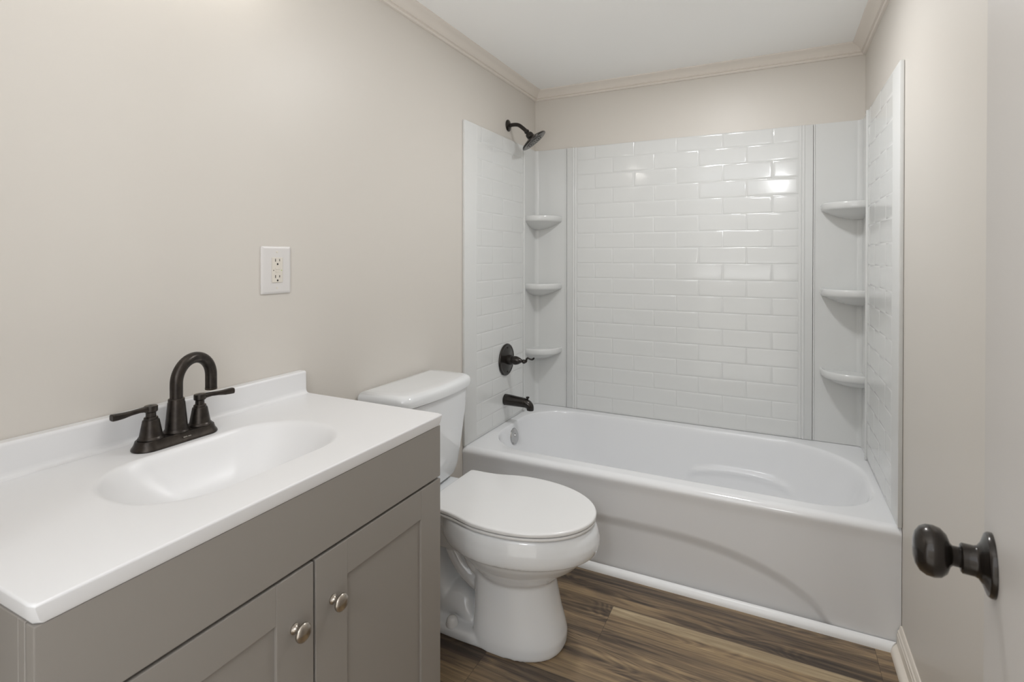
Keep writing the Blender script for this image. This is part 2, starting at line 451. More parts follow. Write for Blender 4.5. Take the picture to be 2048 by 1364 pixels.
# ------------------------------------------------------------------ bathtub
def build_tub():
    t = thing('bathtub', 'white alcove bathtub with an embossed arc on its front apron, below the tiled surround', 'bathtub', (W/2, -D/2, 0))
    bm = BM()
    N = 420
    c = (0.72, -0.385)
    opening = sample_angle(rrect(0.052, 1.484, -0.694, -0.068, (0.215, 0.20, 0.30, 0.22), N), c, N)
    floorp = sample_angle(rrect(0.165, 1.16, -0.585, -0.175, (0.13, 0.15, 0.16, 0.13), N), c, N)
    YF = -D+0.022
    outer = sample_angle([(0.001, YF), (W-0.001, YF), (W-0.001, -0.001), (0.001, -0.001)], c, N)
    mid = [(o[0]*0.5+q[0]*0.5, o[1]*0.5+q[1]*0.5) for o, q in zip(outer, opening)]
    rings = [[(x, y, H) for x, y in outer], [(x, y, H) for x, y in mid]]
    prof = [(-0.055, 0.365), (-0.03, 0.3645), (-0.012, 0.362), (0.006, 0.356), (0.022, 0.346), (0.045, 0.325), (0.09, 0.285), (0.16, 0.235), (0.25, 0.185), (0.35, 0.142),
            (0.47, 0.105), (0.60, 0.082), (0.75, 0.069), (0.9, 0.064), (1.0, 0.062)]
    sp = smooth_path([(a, z, 0) for a, z in prof], 4)
    for q in sp:
        ring = []
        for (ox, oy), (fx, fy) in zip(opening, floorp):
            x = ox + (fx-ox)*q.x; y = oy + (fy-oy)*q.x; z = q.y
            # moulded arm-rest ledge on the long back side of the basin
            if 0.78 < x < 1.30 and y > -0.385:
                e = max(0.0, 1-((x-1.04)/0.22)**2)
                z1 = 0.150 + 0.045*math.sqrt(e)
                k = math.exp(-((z-z1)/0.012)**2)*min(1, e*3)
                y -= 0.009*k; z += 0.004*k
            ring.append((x, y, z))
        rings.append(ring)
    for s in (0.75, 0.5, 0.25, 0.05):
        rings.append([(c[0]-0.05+(fx-c[0]+0.05)*s, c[1]+(fy-c[1])*s, 0.062-0.004*(1-s)) for fx, fy in floorp])
    loft(bm, rings, True, False, True)
    # apron
    NX, NZ = 220, 90
    pf = []
    r = 0.022
    for k in range(9):
        a = PI/2*(k/8)
        pf.append((-D + r - (r+0.004)*math.sin(a), H - r*(1-math.cos(a))*1.0))
    pf += [(-D-0.0035, H-0.030), (-D-0.001, H-0.042), (-D, H-0.055)]
    zz = H-0.055
    for k in range(1, NZ+1): pf.append((-D, zz*(1-k/NZ)))
    def ztop(x):       # arc of the recessed field
        u = (x-0.72)/0.635
        if abs(u) >= 1: return -1
        return 0.212*(1-abs(u)**2.9)**0.62
    grid = []
    for i in range(NX+1):
        x = 0.001 + (W-0.002)*i/NX; col = []
        for (y, z) in pf:
            yy = y
            if y == -D and z < zz:
                zt = ztop(x)
                if zt > 0:
                    s = (zt-z)/0.046
                    s = 0 if s < 0 else (1 if s > 1 else s)
                    s = s*s*(3-2*s)
                    yy = y + 0.013*s
            col.append(bm.verts.new((x, yy, z)))
        grid.append(col)
    for i in range(NX):
        for k in range(len(pf)-1):
            bm.faces.new((grid[i][k], grid[i][k+1], grid[i+1][k+1], grid[i+1][k]))
    obj('tub_body', bm, M['tub'], t, smooth=60)
    bm = BM()
    lathe(bm, [(0, 0), (0.039, 0), (0.039, 0.004), (0.036, 0.007), (0.024, 0.009), (0.012, 0.011), (0.010, 0.014), (0, 0.014)], (0.058, -0.388, 0.305), Vector((1, 0, 0.22)), 40)
    obj('overflow_plate', bm, M['chrome'], t, label='round chrome overflow plate', smooth=35)
    bm = BM(); lathe(bm, [(0, 0), (0.035, 0), (0.033, 0.004), (0.02, 0.005), (0, 0.005)], (0.27, -0.38, 0.061), 'z', 32)
    obj('tub_drain', bm, M['chrome'], t)
build_tub()

# ------------------------------------------------------------------ tub surround
PT = 0.012                 # panel thickness
ZB, ZT = H+0.0015, 1.752
PITCH = 0.0775
ROWS = [1.682 - k*PITCH for k in range(-1, 18)]       # joint heights; the top row is cut by the panel edge

def tile_field(bm, s0, s1, zlow, zhigh, joints, mapf, flipfirst=False, relief=0.0012):
    """pillowed subway tiles: mapf(s, z, h) with h the height above the panel"""
    g, bv, hh = 0.0011, 0.0034, relief
    for r in range(len(ROWS)-1):
        zt, zb = ROWS[r], ROWS[r+1]
        cut_top = zt > zhigh
        zt = min(zt, zhigh); zb = max(zb, zlow)
        if zt-zb < 0.015: continue
        js = [s for s in joints[(r + (1 if flipfirst else 0)) % 2] if s0+0.01 < s < s1-0.01]
        edges = [s0] + js + [s1]
        for a, b in zip(edges, edges[1:]):
            x0, x1, y0, y1 = a+g, b-g, zb+g, zt-g
            def q(x, y, h): return mapf(x, y, h)
            r0 = [q(x0, y0, 0), q(x1, y0, 0), q(x1, y1, 0), q(x0, y1, 0)]
            r1 = [q(x0+bv*.6, y0+bv*.6, hh*.72), q(x1-bv*.6, y0+bv*.6, hh*.72), q(x1-bv*.6, y1-bv*.6, hh*.72), q(x0+bv*.6, y1-bv*.6, hh*.72)]
            r2 = [q(x0+bv*1.6, y0+bv*1.6, hh), q(x1-bv*1.6, y0+bv*1.6, hh), q(x1-bv*1.6, y1-bv*1.6, hh), q(x0+bv*1.6, y1-bv*1.6, hh)]
            m_ = bv*3.2
            r3 = [q(x0+m_, y0+m_, hh), q(x1-m_, y0+m_, hh), q(x1-m_, y1-m_, hh), q(x0+m_, y1-m_, hh)] if (x1-x0) > 2.5*m_ and (y1-y0) > 2.5*m_ else None
            loft(bm, [r0, r1, r2] + ([r3] if r3 else []), True, False, True)

JA = [0.439-0.209, 0.439, 0.648, 0.858, 1.068, 1.277]
JB = [0.344, 0.548, 0.756, 0.965, 1.174]
def build_back_panel():
    x0, x1 = 0.1895, 1.3330
    bm = BM(); box(bm, x0, x1, -PT, -0.0005, ZB, ZT, 0.0015, 2)
    # two raised vertical reeds on each side of the tile field
    for xc in (0.226, 0.238, 1.286, 1.298):
        prism(bm, [(xc-0.005, 0), (xc-0.003, 0.0018), (xc, 0.0026), (xc+0.003, 0.0018), (xc+0.005, 0)], ZB, ZT, lambda u, v, s: (u, -PT-v, s))
    tile_field(bm, 0.247, 1.279, ZB+0.004, ZT-0.001, (JB, JA), lambda s, z, h: (s, -PT-h, z))
    o = obj('surround_panel', bm, M['acrylic'], smooth=28)
    tag(o, 'wide glossy white subway-tile surround panel on the back wall, between the corner shelf columns', 'wall panel', None)
build_back_panel()

def build_side_panel(left):
    xw = 0.0 if left else W
    sg = 1 if left else -1
    ye, yi = -D-0.004, -0.168
    X = lambda h: xw + sg*h
    bm = BM()
    xa, xb = sorted((X(0.0005), X(PT)))
    box(bm, xa, xb, ye, yi, ZB, ZT, 0.002, 2)
    # raised rib along the inner edge
    xa, xb = sorted((X(0.0005), X(PT+0.007)))
    box(bm, xa, xb, yi-0.012, yi, ZB, ZT, 0.003, 3)
    if left: ja = [-0.622, -0.414, -0.206]; jb = [-0.519, -0.311]
    else:    ja = [-0.577, -0.450-0.0, -0.239]; ja = [-0.663, -0.452, -0.243]; jb = [-0.562, -0.350]
    tile_field(bm, -0.668, yi-0.018, ZB+0.010, ZT-0.001, (ja, jb), lambda s, z, h: (X(PT+h), s, z), relief=0.0012 if left else 0.0007)
    o = obj('surround_panel', bm, M['acrylic'], smooth=28)
    side = 'left' if left else 'right'
    if left: tag(o, 'narrow white tile-patterned surround panel behind the bath spout and valve, next to the toilet tank', 'wall panel')
    else: tag(o, 'narrow white tile-patterned surround panel on the right wall beside the open door', 'wall panel')
build_side_panel(True); build_side_panel(False)

def build_corner(left):
    sg = 1 if left else -1
    xw = 0.0 if left else W
    X = lambda d: xw + sg*d
    wx = 0.188 if left else W-1.3345
    root = thing('corner_shelf_column', 'white corner column with three moulded shelves, ' + ('beside the shower head at the left end of the tub' if left else 'at the right end of the tub'), 'shelf', (X(0.06), -0.06, ZB))
    # panel: from the side wall, round a fillet, to the back seam
    r = 0.020; t = 0.0095
    pts = [(t, -0.166)]
    for k in range(13):
        a = PI - (PI/2)*k/12
        pts.append((t + r + r*math.cos(a), -t - r + r*math.sin(a)))
    pts.append((wx, -t))
    back = [(wx, -0.0005), (0.0005, -0.0005), (0.0005, -0.166)]
    bm = BM()
    pl = pts + back
    loft(bm, [[(X(u), v, ZB) for u, v in pl], [(X(u), v, ZT) for u, v in pl]], True, True, True)
    # slim raised lip on the seam with the back panel
    u0, u1 = wx-0.006, wx
    xa, xb = sorted((X(u0), X(u1)))
    box(bm, xa, xb, -0.0135, -0.004, ZB, ZT, 0.002, 2)
    obj('column_panel', bm, M['acrylic_flat'], root, smooth=30)
    zs = (1.391, 1.031, 0.688) if left else (1.400, 1.036, 0.690)
    for zt in zs:
        bm = BM()
        A = (t, -0.150); Bp = (wx-0.026, -t)
        NA = 28
        def outline(s, inset=0.0):
            out = []
            for k in range(NA+1):
                a = PI/2*k/NA
                # quarter outline from the side wall (A) to the back wall (B), fuller than an ellipse
                ca = abs(math.cos(a))**0.80; sa = abs(math.sin(a))**0.80
                u = t + (Bp[0]-t-inset)*s*sa
                v = -t - (abs(A[1])-t-inset)*s*ca
                out.append((u, v))
            return out
        def ring(s, z, inset=0.0):
            o_ = outline(s, inset)
            return [(X(t-0.004), -t+0.004, z)] + [(X(t-0.004), o_[0][1], z)] + [(X(u), v, z) for u, v in o_] + [(X(o_[-1][0]), -t+0.004, z)]
        rings = [ring(0.86, zt-0.009), ring(0.90, zt-0.0065), ring(0.93, zt-0.002), ring(0.955, zt), ring(0.98, zt-0.001), ring(0.996, zt-0.005), ring(1.0, zt-0.012), ring(0.997, zt-0.020),
                 ring(0.985, zt-0.027), ring(0.96, zt-0.031), ring(0.91, zt-0.034), ring(0.84, zt-0.040), ring(0.74, zt-0.048), ring(0.61, zt-0.056), ring(0.46, zt-0.063), ring(0.28, zt-0.069), ring(0.10, zt-0.072)]
        loft(bm, rings, True, True, True)
        obj('shelf', bm, M['acrylic_flat'], root, smooth=50)
build_corner(True); build_corner(False)

# ------------------------------------------------------------------ shower head, valve, spout
def build_shower():
    y = -0.335; z = 1.822
    t = thing('wall_shower', 'dark bronze round shower head on a curved wall arm, high above the tub', 'shower head', (0, y, z))
    bm = BM(); lathe(bm, [(0, 0.0003), (0.029, 0.0003), (0.029, 0.003), (0.026, 0.006), (0.015, 0.010), (0.011, 0.012), (0, 0.012)], (0, y, z), 'x', 36)
    obj('wall_flange', bm, M['black_bronze'], t)
    bm = BM()
    tube(bm, smooth_path([(0.008, y, z), (0.035, y, z+0.001), (0.058, y, z-0.004), (0.080, y, z-0.020), (0.104, y, z-0.042)], 6), 0.0095, 18)
    obj('arm', bm, M['black_bronze'], t)
    ax = Vector((0.583, 0.222, -0.78)).normalized()
    o = Vector((0.098, y, z-0.036))
    bm = BM()
    lathe(bm, [(0, 0), (0.0115, 0), (0.0125, 0.004), (0.0125, 0.009), (0.0105, 0.011), (0.0105, 0.014), (0.016, 0.018), (0.0185, 0.024), (0.019, 0.036), (0.023, 0.041),
               (0.036, 0.046), (0.053, 0.052), (0.066, 0.057), (0.0695, 0.061), (0.069, 0.065), (0.065, 0.067), (0, 0.067)], o, ax, 56)
    hd = obj('spray_head', bm, M['black_bronze'], t, smooth=35)
    bm = BM()
    lathe(bm, [(0, 0.067), (0.048, 0.067), (0.046, 0.069), (0, 0.0695)], o, ax, 48)
    u = ax.orthogonal().normalized(); w = ax.cross(u)
    for rr, n in ((0.012, 6), (0.024, 12), (0.036, 20)):
        for k in range(n):
            a = 2*PI*k/n
            lathe(bm, [(0.0016, 0.068), (0.0012, 0.0725), (0, 0.0725)], o + (u*math.cos(a)+w*math.sin(a))*rr, ax, 6)
    obj('nozzle_plate', bm, M['black_bronze'], hd, smooth=35)
build_shower()

def build_valve():
    y, z, x0 = -0.384, 0.671, PT+0.0022
    t = thing('shower_valve', 'dark bronze shower valve with round plate and curled lever, above the bath spout', 'shower valve', (x0, y, z))
    bm = BM()
    lathe(bm, [(0, 0), (0.077, 0), (0.078, 0.003), (0.076, 0.007), (0.071, 0.009), (0.066, 0.0075), (0.064, 0.008), (0.03, 0.013), (0.028, 0.014), (0, 0.014)], (x0, y, z), 'x', 64)
    obj('escutcheon', bm, M['black_bronze'], t, smooth=35)
    for dz in (-0.058, 0.058):
        bm = BM(); lathe(bm, [(0, 0), (0.005, 0), (0.004, 0.002), (0, 0.0025)], (x0+0.0085, y, z+dz), 'x', 12)
        obj('screw', bm, M['slot'], t)
    bm = BM()
    lathe(bm, [(0.026, 0.010), (0.024, 0.014), (0.0225, 0.036), (0.0185, 0.038), (0.0185, 0.042), (0.021, 0.044), (0.0215, 0.052), (0.020, 0.060), (0.0165, 0.070), (0.0105, 0.080), (0.007, 0.086), (0.007, 0.089), (0, 0.089)], (x0, y, z), 'x', 40)
    hb = obj('handle_hub', bm, M['black_bronze'], t, smooth=35)
    bm = BM()
    xh = x0+0.088
    pts = smooth_path([(xh, y, z), (xh+0.009, y+0.001, z-0.004), (xh+0.018, y+0.003, z-0.001), (xh+0.020, y+0.004, z+0.009), (xh+0.026, y+0.006, z+0.0155), (xh+0.036, y+0.009, z+0.011), (xh+0.046, y+0.012, z+0.009), (xh+0.053, y+0.014, z+0.014), (xh+0.052, y+0.014, z+0.019)], 6)
    n = len(pts)
    tube(bm, pts, [0.0075 - 0.003*abs(math.sin(PI*k/(n-1)))*0.6 - 0.0025*k/(n-1) for k in range(n)], 16)
    b2 = BM(); bmesh.ops.create_uvsphere(b2, u_segments=20, v_segments=12, radius=0.0105); b2.transform(Matrix.Translation((xh+0.008, y, z-0.002))); merge(bm, b2)
    obj('lever', bm, M['black_bronze'], hb, smooth=60)
build_valve()

def build_spout():
    y, z, x0 = -0.392, 0.478, PT+0.0022
    t = thing('bath_spout', 'dark bronze bath spout with a diverter knob, just above the tub rim', 'faucet', (x0, y, z))
    bm = BM()
    pts = [(x0, y, z), (x0+0.02, y, z), (x0+0.06, y, z-0.002), (x0+0.10, y, z-0.004), (x0+0.118, y, z-0.008), (x0+0.130, y, z-0.017), (x0+0.133, y, z-0.028), (x0+0.133, y, z-0.036)]
    sp = smooth_path(pts, 5); n = len(sp)
    R = [interp([(0, 0.027), (0.15, 0.0265), (0.5, 0.022), (0.75, 0.0185), (1, 0.0165)], k/(n-1)) for k in range(n)]
    tube(bm, sp, R, 32)
    obj('spout_body', bm, M['black_bronze'], t, smooth=50)
    bm = BM()
    lathe(bm, [(0.003, 0), (0.003, 0.010), (0.0075, 0.012), (0.0085, 0.016), (0.0075, 0.019), (0, 0.020)], (x0+0.120, y, z+0.008), 'z', 20)
    obj('diverter_knob', bm, M['black_bronze'], t, smooth=50)
build_spout()

# ------------------------------------------------------------------ vanity
VX, VY0, VY1, VZ = 0.476, -2.413, -1.6265, 0.794
CX = 0.4695               # cabinet front
VC = (VY0+VY1)/2
def build_cabinet():
    t = thing('vanity_cabinet', 'warm grey bathroom vanity cabinet with two shaker doors, under the white sink top', 'cabinet', (0.24, VC, 0))
    y0, y1 = VY0+0.004, VY1-0.003
    ztop = VZ-0.0265
    f = CX-0.019            # carcass front
    bm = BM()
    box(bm, 0.001, f-0.016, y0, y0+0.016, 0.0, ztop, 0.0008, 1)
    box(bm, 0.001, f-0.016, y1-0.016, y1, 0.0, ztop, 0.0008, 1)
    box(bm, 0.001, f-0.016, y0+0.016, y1-0.016, 0.10, 0.116)
    box(bm, 0.001, 0.008, y0+0.016, y1-0.016, 0.116, ztop)
    # face frame
    for a, b in ((y0, y0+0.035), (y1-0.035, y1)): box(bm, f-0.0155, f-0.001, a, b, 0.0, ztop, 0.0008, 1)
    box(bm, f-0.0155, f-0.001, y0+0.035, y1-0.035, ztop-0.10, ztop)
    box(bm, f-0.0155, f-0.001, y0+0.035, y1-0.035, 0.09, 0.13)
    box(bm, f-0.07, f-0.055, y0+0.016, y1-0.016, 0.0, 0.09)
    obj('carcass', bm, M['cabinet'], t, smooth=30)
    # false drawer front
    bm = BM(); box(bm, f, CX, y0, y1, 0.6455, ztop-0.0005, 0.0022, 2)
    obj('false_drawer_front', bm, M['cabinet'], t, smooth=30)
    mid = -2.018
    for a, b, knob_y in ((y0, mid-0.0025, mid-0.044), (mid+0.0025, y1, mid+0.042)):
        za, zb = 0.125, 0.640
        d = bpy.data.objects.new('cabinet_door', None)
        bm = BM()
        sw = 0.0795 if b > mid+0.1 else 0.0795
        sl = 0.077
        # stiles, rails with small bevels and a recessed centre panel
        box(bm, f, CX, a, a+sl, za, zb, 0.0018, 2)
        box(bm, f, CX, b-sl, b, za, zb, 0.0018, 2)
        box(bm, f, CX-0.0004, a+sl-0.0005, b-sl+0.0005, zb-0.066, zb, 0.0014, 2)
        box(bm, f, CX-0.0004, a+sl-0.0005, b-sl+0.0005, za, za+0.066, 0.0014, 2)
        box(bm, f+0.002, CX-0.0052, a+sl-0.004, b-sl+0.004, za+0.060, zb-0.060)
        dd = obj('door', bm, M['cabinet'], t, smooth=30)
        bm = BM()
        lathe(bm, [(0, 0), (0.0088, 0), (0.0088, 0.002), (0.0065, 0.004), (0.0045, 0.007), (0.0042, 0.012), (0.006, 0.0155), (0.0125, 0.0175), (0.0150, 0.0190), (0.0155, 0.0215), (0.0150, 0.0235), (0.0120, 0.0262), (0.007, 0.0278), (0, 0.0283)], (CX, knob_y, 0.549), 'x', 40)
        obj('door_knob', bm, M['nickel'], dd, label='round brushed nickel knob', smooth=40)
        bpy.data.objects.remove(d)
build_cabinet()

def build_top():
    t = thing('bathroom_sink', 'white one-piece sink top with oval basin and low backsplash, on the grey cabinet', 'sink', (0.24, VC, VZ-0.026))
    bm = BM()
    N = 260
    c = (0.258, VC)
    bas = sample_angle(rrect(0.134, 0.388, VC-0.217, VC+0.205, (0.118, 0.118, 0.118, 0.118)), c, N)
    e = 0.004
    xb = 0.0245
    def rect(ins, x0=xb): return sample_angle(rrect(x0 if ins < 0.004 else x0, VX-ins, VY0+ins, VY1-ins, (0.0005, 0.006, 0.006, 0.0005)), c, N)
    def rect2(ins): return sample_angle(rrect(0.0006, VX-ins, VY0+ins, VY1-ins, (0.0005, 0.006, 0.006, 0.0005)), c, N)
    def R(p, z): return [(x, y, z) for x, y in p]
    r_out = rect2(0.003)
    rings = [R(rect2(0.0075), VZ-0.026), R(rect2(0.0065), VZ-0.0262), R(rect2(0.0040), VZ-0.021), R(rect2(0.0005), VZ-0.004), R(rect2(0.0012), VZ-0.0012), R(r_out, VZ)]
    for s in (0.3, 0.6, 0.85):
        rings.append([(a[0]+(b[0]-a[0])*s, a[1]+(b[1]-a[1])*s, VZ) for a, b in zip(r_out, bas)])
    prof = smooth_path([(-0.03, 0, 0), (0.0, -0.0008, 0), (0.035, -0.005, 0), (0.08, -0.014, 0), (0.16, -0.032, 0), (0.28, -0.055, 0), (0.42, -0.076, 0), (0.58, -0.091, 0), (0.74, -0.1, 0), (0.88, -0.104, 0)], 4)
    for q in prof:
        rings.append([(x+(c[0]-x)*q.x, y+(c[1]-y)*q.x, VZ+q.y) for x, y in bas])
    loft(bm, rings, True, False, True)
    obj('sink_top', bm, M['marble'], t, smooth=50)
    bm = BM()
    # backsplash with a coved foot
    bp = [(0.0006, VZ-0.001), (0.0006, VZ+0.0585), (0.002, VZ+0.060), (0.0215, VZ+0.060), (0.0240, VZ+0.0578), (0.0250, VZ+0.054), (0.0256, VZ+0.012), (0.027, VZ+0.005), (0.031, VZ+0.0015), (0.037, VZ+0.0003), (0.037, VZ-0.001)]
    prism(bm, bp, VY0+0.003, VY1-0.003, lambda u, v, s: (u, s, v))
    obj('backsplash', bm, M['marble'], t, smooth=40)
    bm = BM()
    lathe(bm, [(0, 0), (0.022, 0), (0.0225, 0.0015), (0.021, 0.003), (0.015, 0.0015), (0.0135, 0.004), (0, 0.006)], (0.258, VC, VZ-0.1038), 'z', 36)
    obj('basin_drain', bm, M['bronze'], t, label='dark bronze drain', smooth=40)
build_top()

def build_faucet():
    fx, fy = 0.092, -2.026
    t = thing('sink_faucet', 'oil-rubbed bronze two-handle faucet with arched spout, on the white sink top', 'faucet', (fx, fy, VZ))
    bm = BM()
    def stad(rx, hl, z, n=40):        # stadium outline, long axis along y
        out = []
        for k in range(n):
            a = 2*PI*k/n
            cy = hl-rx if math.sin(a) > 0 else -(hl-rx)
            out.append((fx+rx*math.cos(a), fy+cy+rx*math.sin(a), z))
        return out
    loft(bm, [stad(0.0285, 0.0825, VZ+0.0002), stad(0.0295, 0.0835, VZ+0.002), stad(0.0285, 0.0825, VZ+0.005), stad(0.0255, 0.0795, VZ+0.009), stad(0.0235, 0.0775, VZ+0.0145),
              stad(0.0228, 0.0768, VZ+0.0175), stad(0.0215, 0.0755, VZ+0.0185)], True, True, True)
    bpz = obj('base_plate', bm, M['bronze'], t, smooth=35)
    # maker's mark on the front of the base: a tiny raised word, letter-like strokes
    bm = BM()
    yy = fy-0.002
    hs = [1.0, 1.3, .9, 1, .9, 1.2, 0, .5, 0, 1.2, 1, .9, 1, 1.1]
    for k, hh in enumerate(hs):
        if hh == 0: continue
        box(bm, fx+0.0272-0.0010, fx+0.0272+0.0002, yy+k*0.0011, yy+k*0.0011+0.00075, VZ+0.0095, VZ+0.0095+0.0016*hh)
    obj('maker_mark', bm, M['lettering'], bpz, smooth=0)
    zt = VZ+0.0185
    bm = BM()
    lathe(bm, [(0, 0), (0.0235, 0), (0.0240, 0.0015), (0.0225, 0.004), (0.0205, 0.007), (0.0158, 0.059), (0.0150, 0.0605), (0.0150, 0.066), (0.0135, 0.0675), (0, 0.0675)], (fx, fy, zt), 'z', 48)
    obj('spout_base', bm, M['bronze'], t, smooth=30)
    bm = BM()
    r = 0.0462; zc = 0.9080
    sx, sy = -0.24, 0.971            # the spout is swung round towards the toilet side
    P_ = lambda q, z: (fx + sx*q, fy + sy*q, z)
    pts = [P_(0, zt+0.066), P_(0, 0.888)] + [P_(r - r*math.cos(PI*k/26), zc + r*math.sin(PI*k/26)) for k in range(27)]
    pts += [P_(2*r, 0.8950), P_(2*r, 0.8800)]
    tube(bm, pts, 0.0118, 32)
    lathe(bm, [(0.0118, 0), (0.0123, -0.0005), (0.0121, -0.004), (0.0095, -0.0045), (0, -0.003)], P_(2*r, 0.8800), 'z', 32)
    obj('spout', bm, M['bronze'], t, smooth=50)
    for s in (-1, 1):
        hy = fy + s*0.0495
        bm = BM()
        lathe(bm, [(0, 0), (0.0225, 0), (0.0230, 0.0015), (0.0218, 0.004), (0.0200, 0.006), (0.0145, 0.036), (0.0135, 0.0375), (0.0122, 0.0375), (0.0120, 0.0415), (0.0105, 0.043), (0, 0.043)], (fx, hy, zt), 'z', 44)
        hb = obj('handle_base', bm, M['bronze'], t, smooth=30)
        bm = BM()
        lathe(bm, [(0, 0.040), (0.0088, 0.040), (0.0086, 0.0515), (0.0105, 0.0525), (0.0118, 0.054), (0.0118, 0.063), (0.0108, 0.0645), (0, 0.0655)], (fx, hy, zt), 'z', 36)
        # flat blade lever pointing outwards, slightly widening at the tip
        L = [(0.004, 0.0004), (0.012, 0.0008), (0.022, 0.0010), (0.036, 0.0002), (0.050, -0.0008), (0.062, -0.0006), (0.0685, -0.0004), (0.0695, -0.0004)]
        hw = [0.0085, 0.0070, 0.0058, 0.0056, 0.0064, 0.0070, 0.0070, 0.0060]
        hh = [0.0056, 0.0048, 0.0040, 0.0042, 0.0054, 0.0062, 0.0062, 0.0052]
        sk = 0.16 if s > 0 else 0.0     # the right-hand lever is turned slightly outwards
        rings = []
        for (d, dz), a, b in zip(L, hw, hh):
            z0 = zt+0.0585+dz
            ring = []
            for k in range(16):
                q = 2*PI*k/16
                cx_ = math.copysign(abs(math.cos(q))**0.5, math.cos(q)); cz_ = math.copysign(abs(math.sin(q))**0.5, math.sin(q))
                ring.append((fx + cx_*a + sk*d, hy + s*d, z0 + cz_*b))
            rings.append(ring)
        loft(bm, rings, True, True, True)
        obj('lever_handle', bm, M['bronze'], hb, smooth=35)
build_faucet()

# ------------------------------------------------------------------ toilet
TY = -1.203
def build_toilet():
    t = thing('toilet', 'white two-piece toilet with closed lid, between the vanity and the bathtub', 'toilet', (0.36, TY, 0))
    bm = BM()
    def egg(xb, xf, hw, z, xm=None, nb=2.0, nf=2.0, n=72):
        """outline: back half to xb, front half to xf, widest at xm"""
        if xm is None: xm = xb + (xf-xb)*0.45
        out = []
        for k in range(n):
            a = 2*PI*k/n; c_, s_ = math.cos(a), math.sin(a)
            e = nf if c_ > 0 else nb
            L = (xf-xm) if c_ > 0 else (xm-xb)
            out.append((xm + L*math.copysign(abs(c_)**(2/e), c_), TY + hw*math.copysign(abs(s_)**(2/e), s_), z))
        return out
    # bowl
    b2 = BM()
    loft(b2, [egg(0.345, 0.588, 0.098, 0.165), egg(0.34, 0.592, 0.103, 0.200), egg(0.33, 0.625, 0.128, 0.230), egg(0.30, 0.666, 0.156, 0.260), egg(0.265, 0.694, 0.173, 0.288), egg(0.25, 0.702, 0.178, 0.302),
              egg(0.232, 0.7215, 0.1900, 0.3060), egg(0.223, 0.7275, 0.193, 0.322), egg(0.22, 0.7275, 0.193, 0.340), egg(0.22, 0.722, 0.190, 0.362), egg(0.22, 0.713, 0.185, 0.379), egg(0.225, 0.705, 0.18, 0.3845)], True, True, True)
    merge(bm, b2)
    # front pedestal
    b2 = BM()
    def ped(x0, xf, hw, z, n=72):
        out = []
        for k in range(n):
            a = 2*PI*k/n; c_, s_ = math.cos(a), math.sin(a)
            xm = x0 + (xf-x0)*0.42
            if c_ > 0: x = xm + (xf-xm)*abs(c_)**0.95; y = hw*math.copysign(abs(s_)**0.86, s_)
            else: x = xm - (xm-x0)*abs(c_)**0.42; y = hw*math.copysign(abs(s_)**0.42, s_)
            out.append((x, TY+y, z))
        return out
    loft(b2, [ped(0.356, 0.622, 0.118, 0.0), ped(0.356, 0.6255, 0.1195, 0.010), ped(0.356, 0.6265, 0.120, 0.035), ped(0.357, 0.620, 0.117, 0.062), ped(0.358, 0.609, 0.112, 0.10), ped(0.358, 0.598, 0.107, 0.15), ped(0.356, 0.588, 0.102, 0.20), ped(0.354, 0.584, 0.100, 0.235)], True, True, True)
    merge(bm, b2)
    # foot flange running back
    b2 = BM()
    loft(b2, [egg(0.09, 0.50, 0.117, 0.0, 0.33, 3, 3), egg(0.088, 0.50, 0.119, 0.008, 0.33, 3, 3), egg(0.09, 0.50, 0.118, 0.024, 0.33, 3, 3), egg(0.096, 0.49, 0.112, 0.032, 0.33, 3, 3)], True, True, True)
    merge(bm, b2)
    # trapway seen in the hollow behind the pedestal
    def blob(path, rad, hy):
        b3 = BM(); sp = smooth_path(path, 6); n = len(sp)
        tube(b3, sp, [interp([(k/(len(rad)-1), r) for k, r in enumerate(rad)], i/(n-1)) for i in range(n)], 24, flat=((0, 1, 0), [interp([(k/(len(hy)-1), r) for k, r in enumerate(hy)], i/(n-1)) for i in range(n)]))
        merge(bm, b3)
    blob([(0.24, TY, 0.33), (0.255, TY, 0.27), (0.295, TY, 0.20), (0.36, TY, 0.155), (0.43, TY, 0.15)], [0.045, 0.043, 0.040, 0.038, 0.038], [0.075, 0.075, 0.078, 0.080, 0.075])
    blob([(0.34, TY, 0.33), (0.335, TY, 0.27), (0.36, TY, 0.215), (0.42, TY, 0.19)], [0.03, 0.032, 0.034, 0.034], [0.10, 0.100, 0.092, 0.085])
    blob([(0.155, TY, 0.33), (0.165, TY, 0.22), (0.20, TY, 0.12), (0.245, TY, 0.05), (0.25, TY, 0.0)], [0.045, 0.045, 0.045, 0.05, 0.055], [0.075]*5)
    blob([(0.225, TY, 0.01), (0.265, TY, 0.062), (0.305, TY, 0.060), (0.350, TY, 0.01)], [0.05, 0.056, 0.052, 0.035], [0.070, 0.078, 0.076, 0.068])
    # shelf that carries the tank
    b2 = BM()
    loft(b2, [egg(0.05, 0.30, 0.085, 0.25, 0.17, 5, 5), egg(0.03, 0.32, 0.11, 0.31, 0.17, 5, 5), egg(0.022, 0.33, 0.125, 0.345, 0.17, 5, 5), egg(0.022, 0.33, 0.125, 0.377, 0.17, 5, 5), egg(0.028, 0.325, 0.12, 0.3835, 0.17, 5, 5)], True, True, True)
    merge(bm, b2)
    bowl = obj('bowl', bm, M['porcelain'], t, smooth=180)
    rm = bowl.modifiers.new('remesh', 'REMESH'); rm.mode = 'VOXEL'; rm.voxel_size = 0.0042; rm.use_smooth_shade = True
    sm = bowl.modifiers.new('smooth', 'SMOOTH'); sm.factor = 0.5; sm.iterations = 7
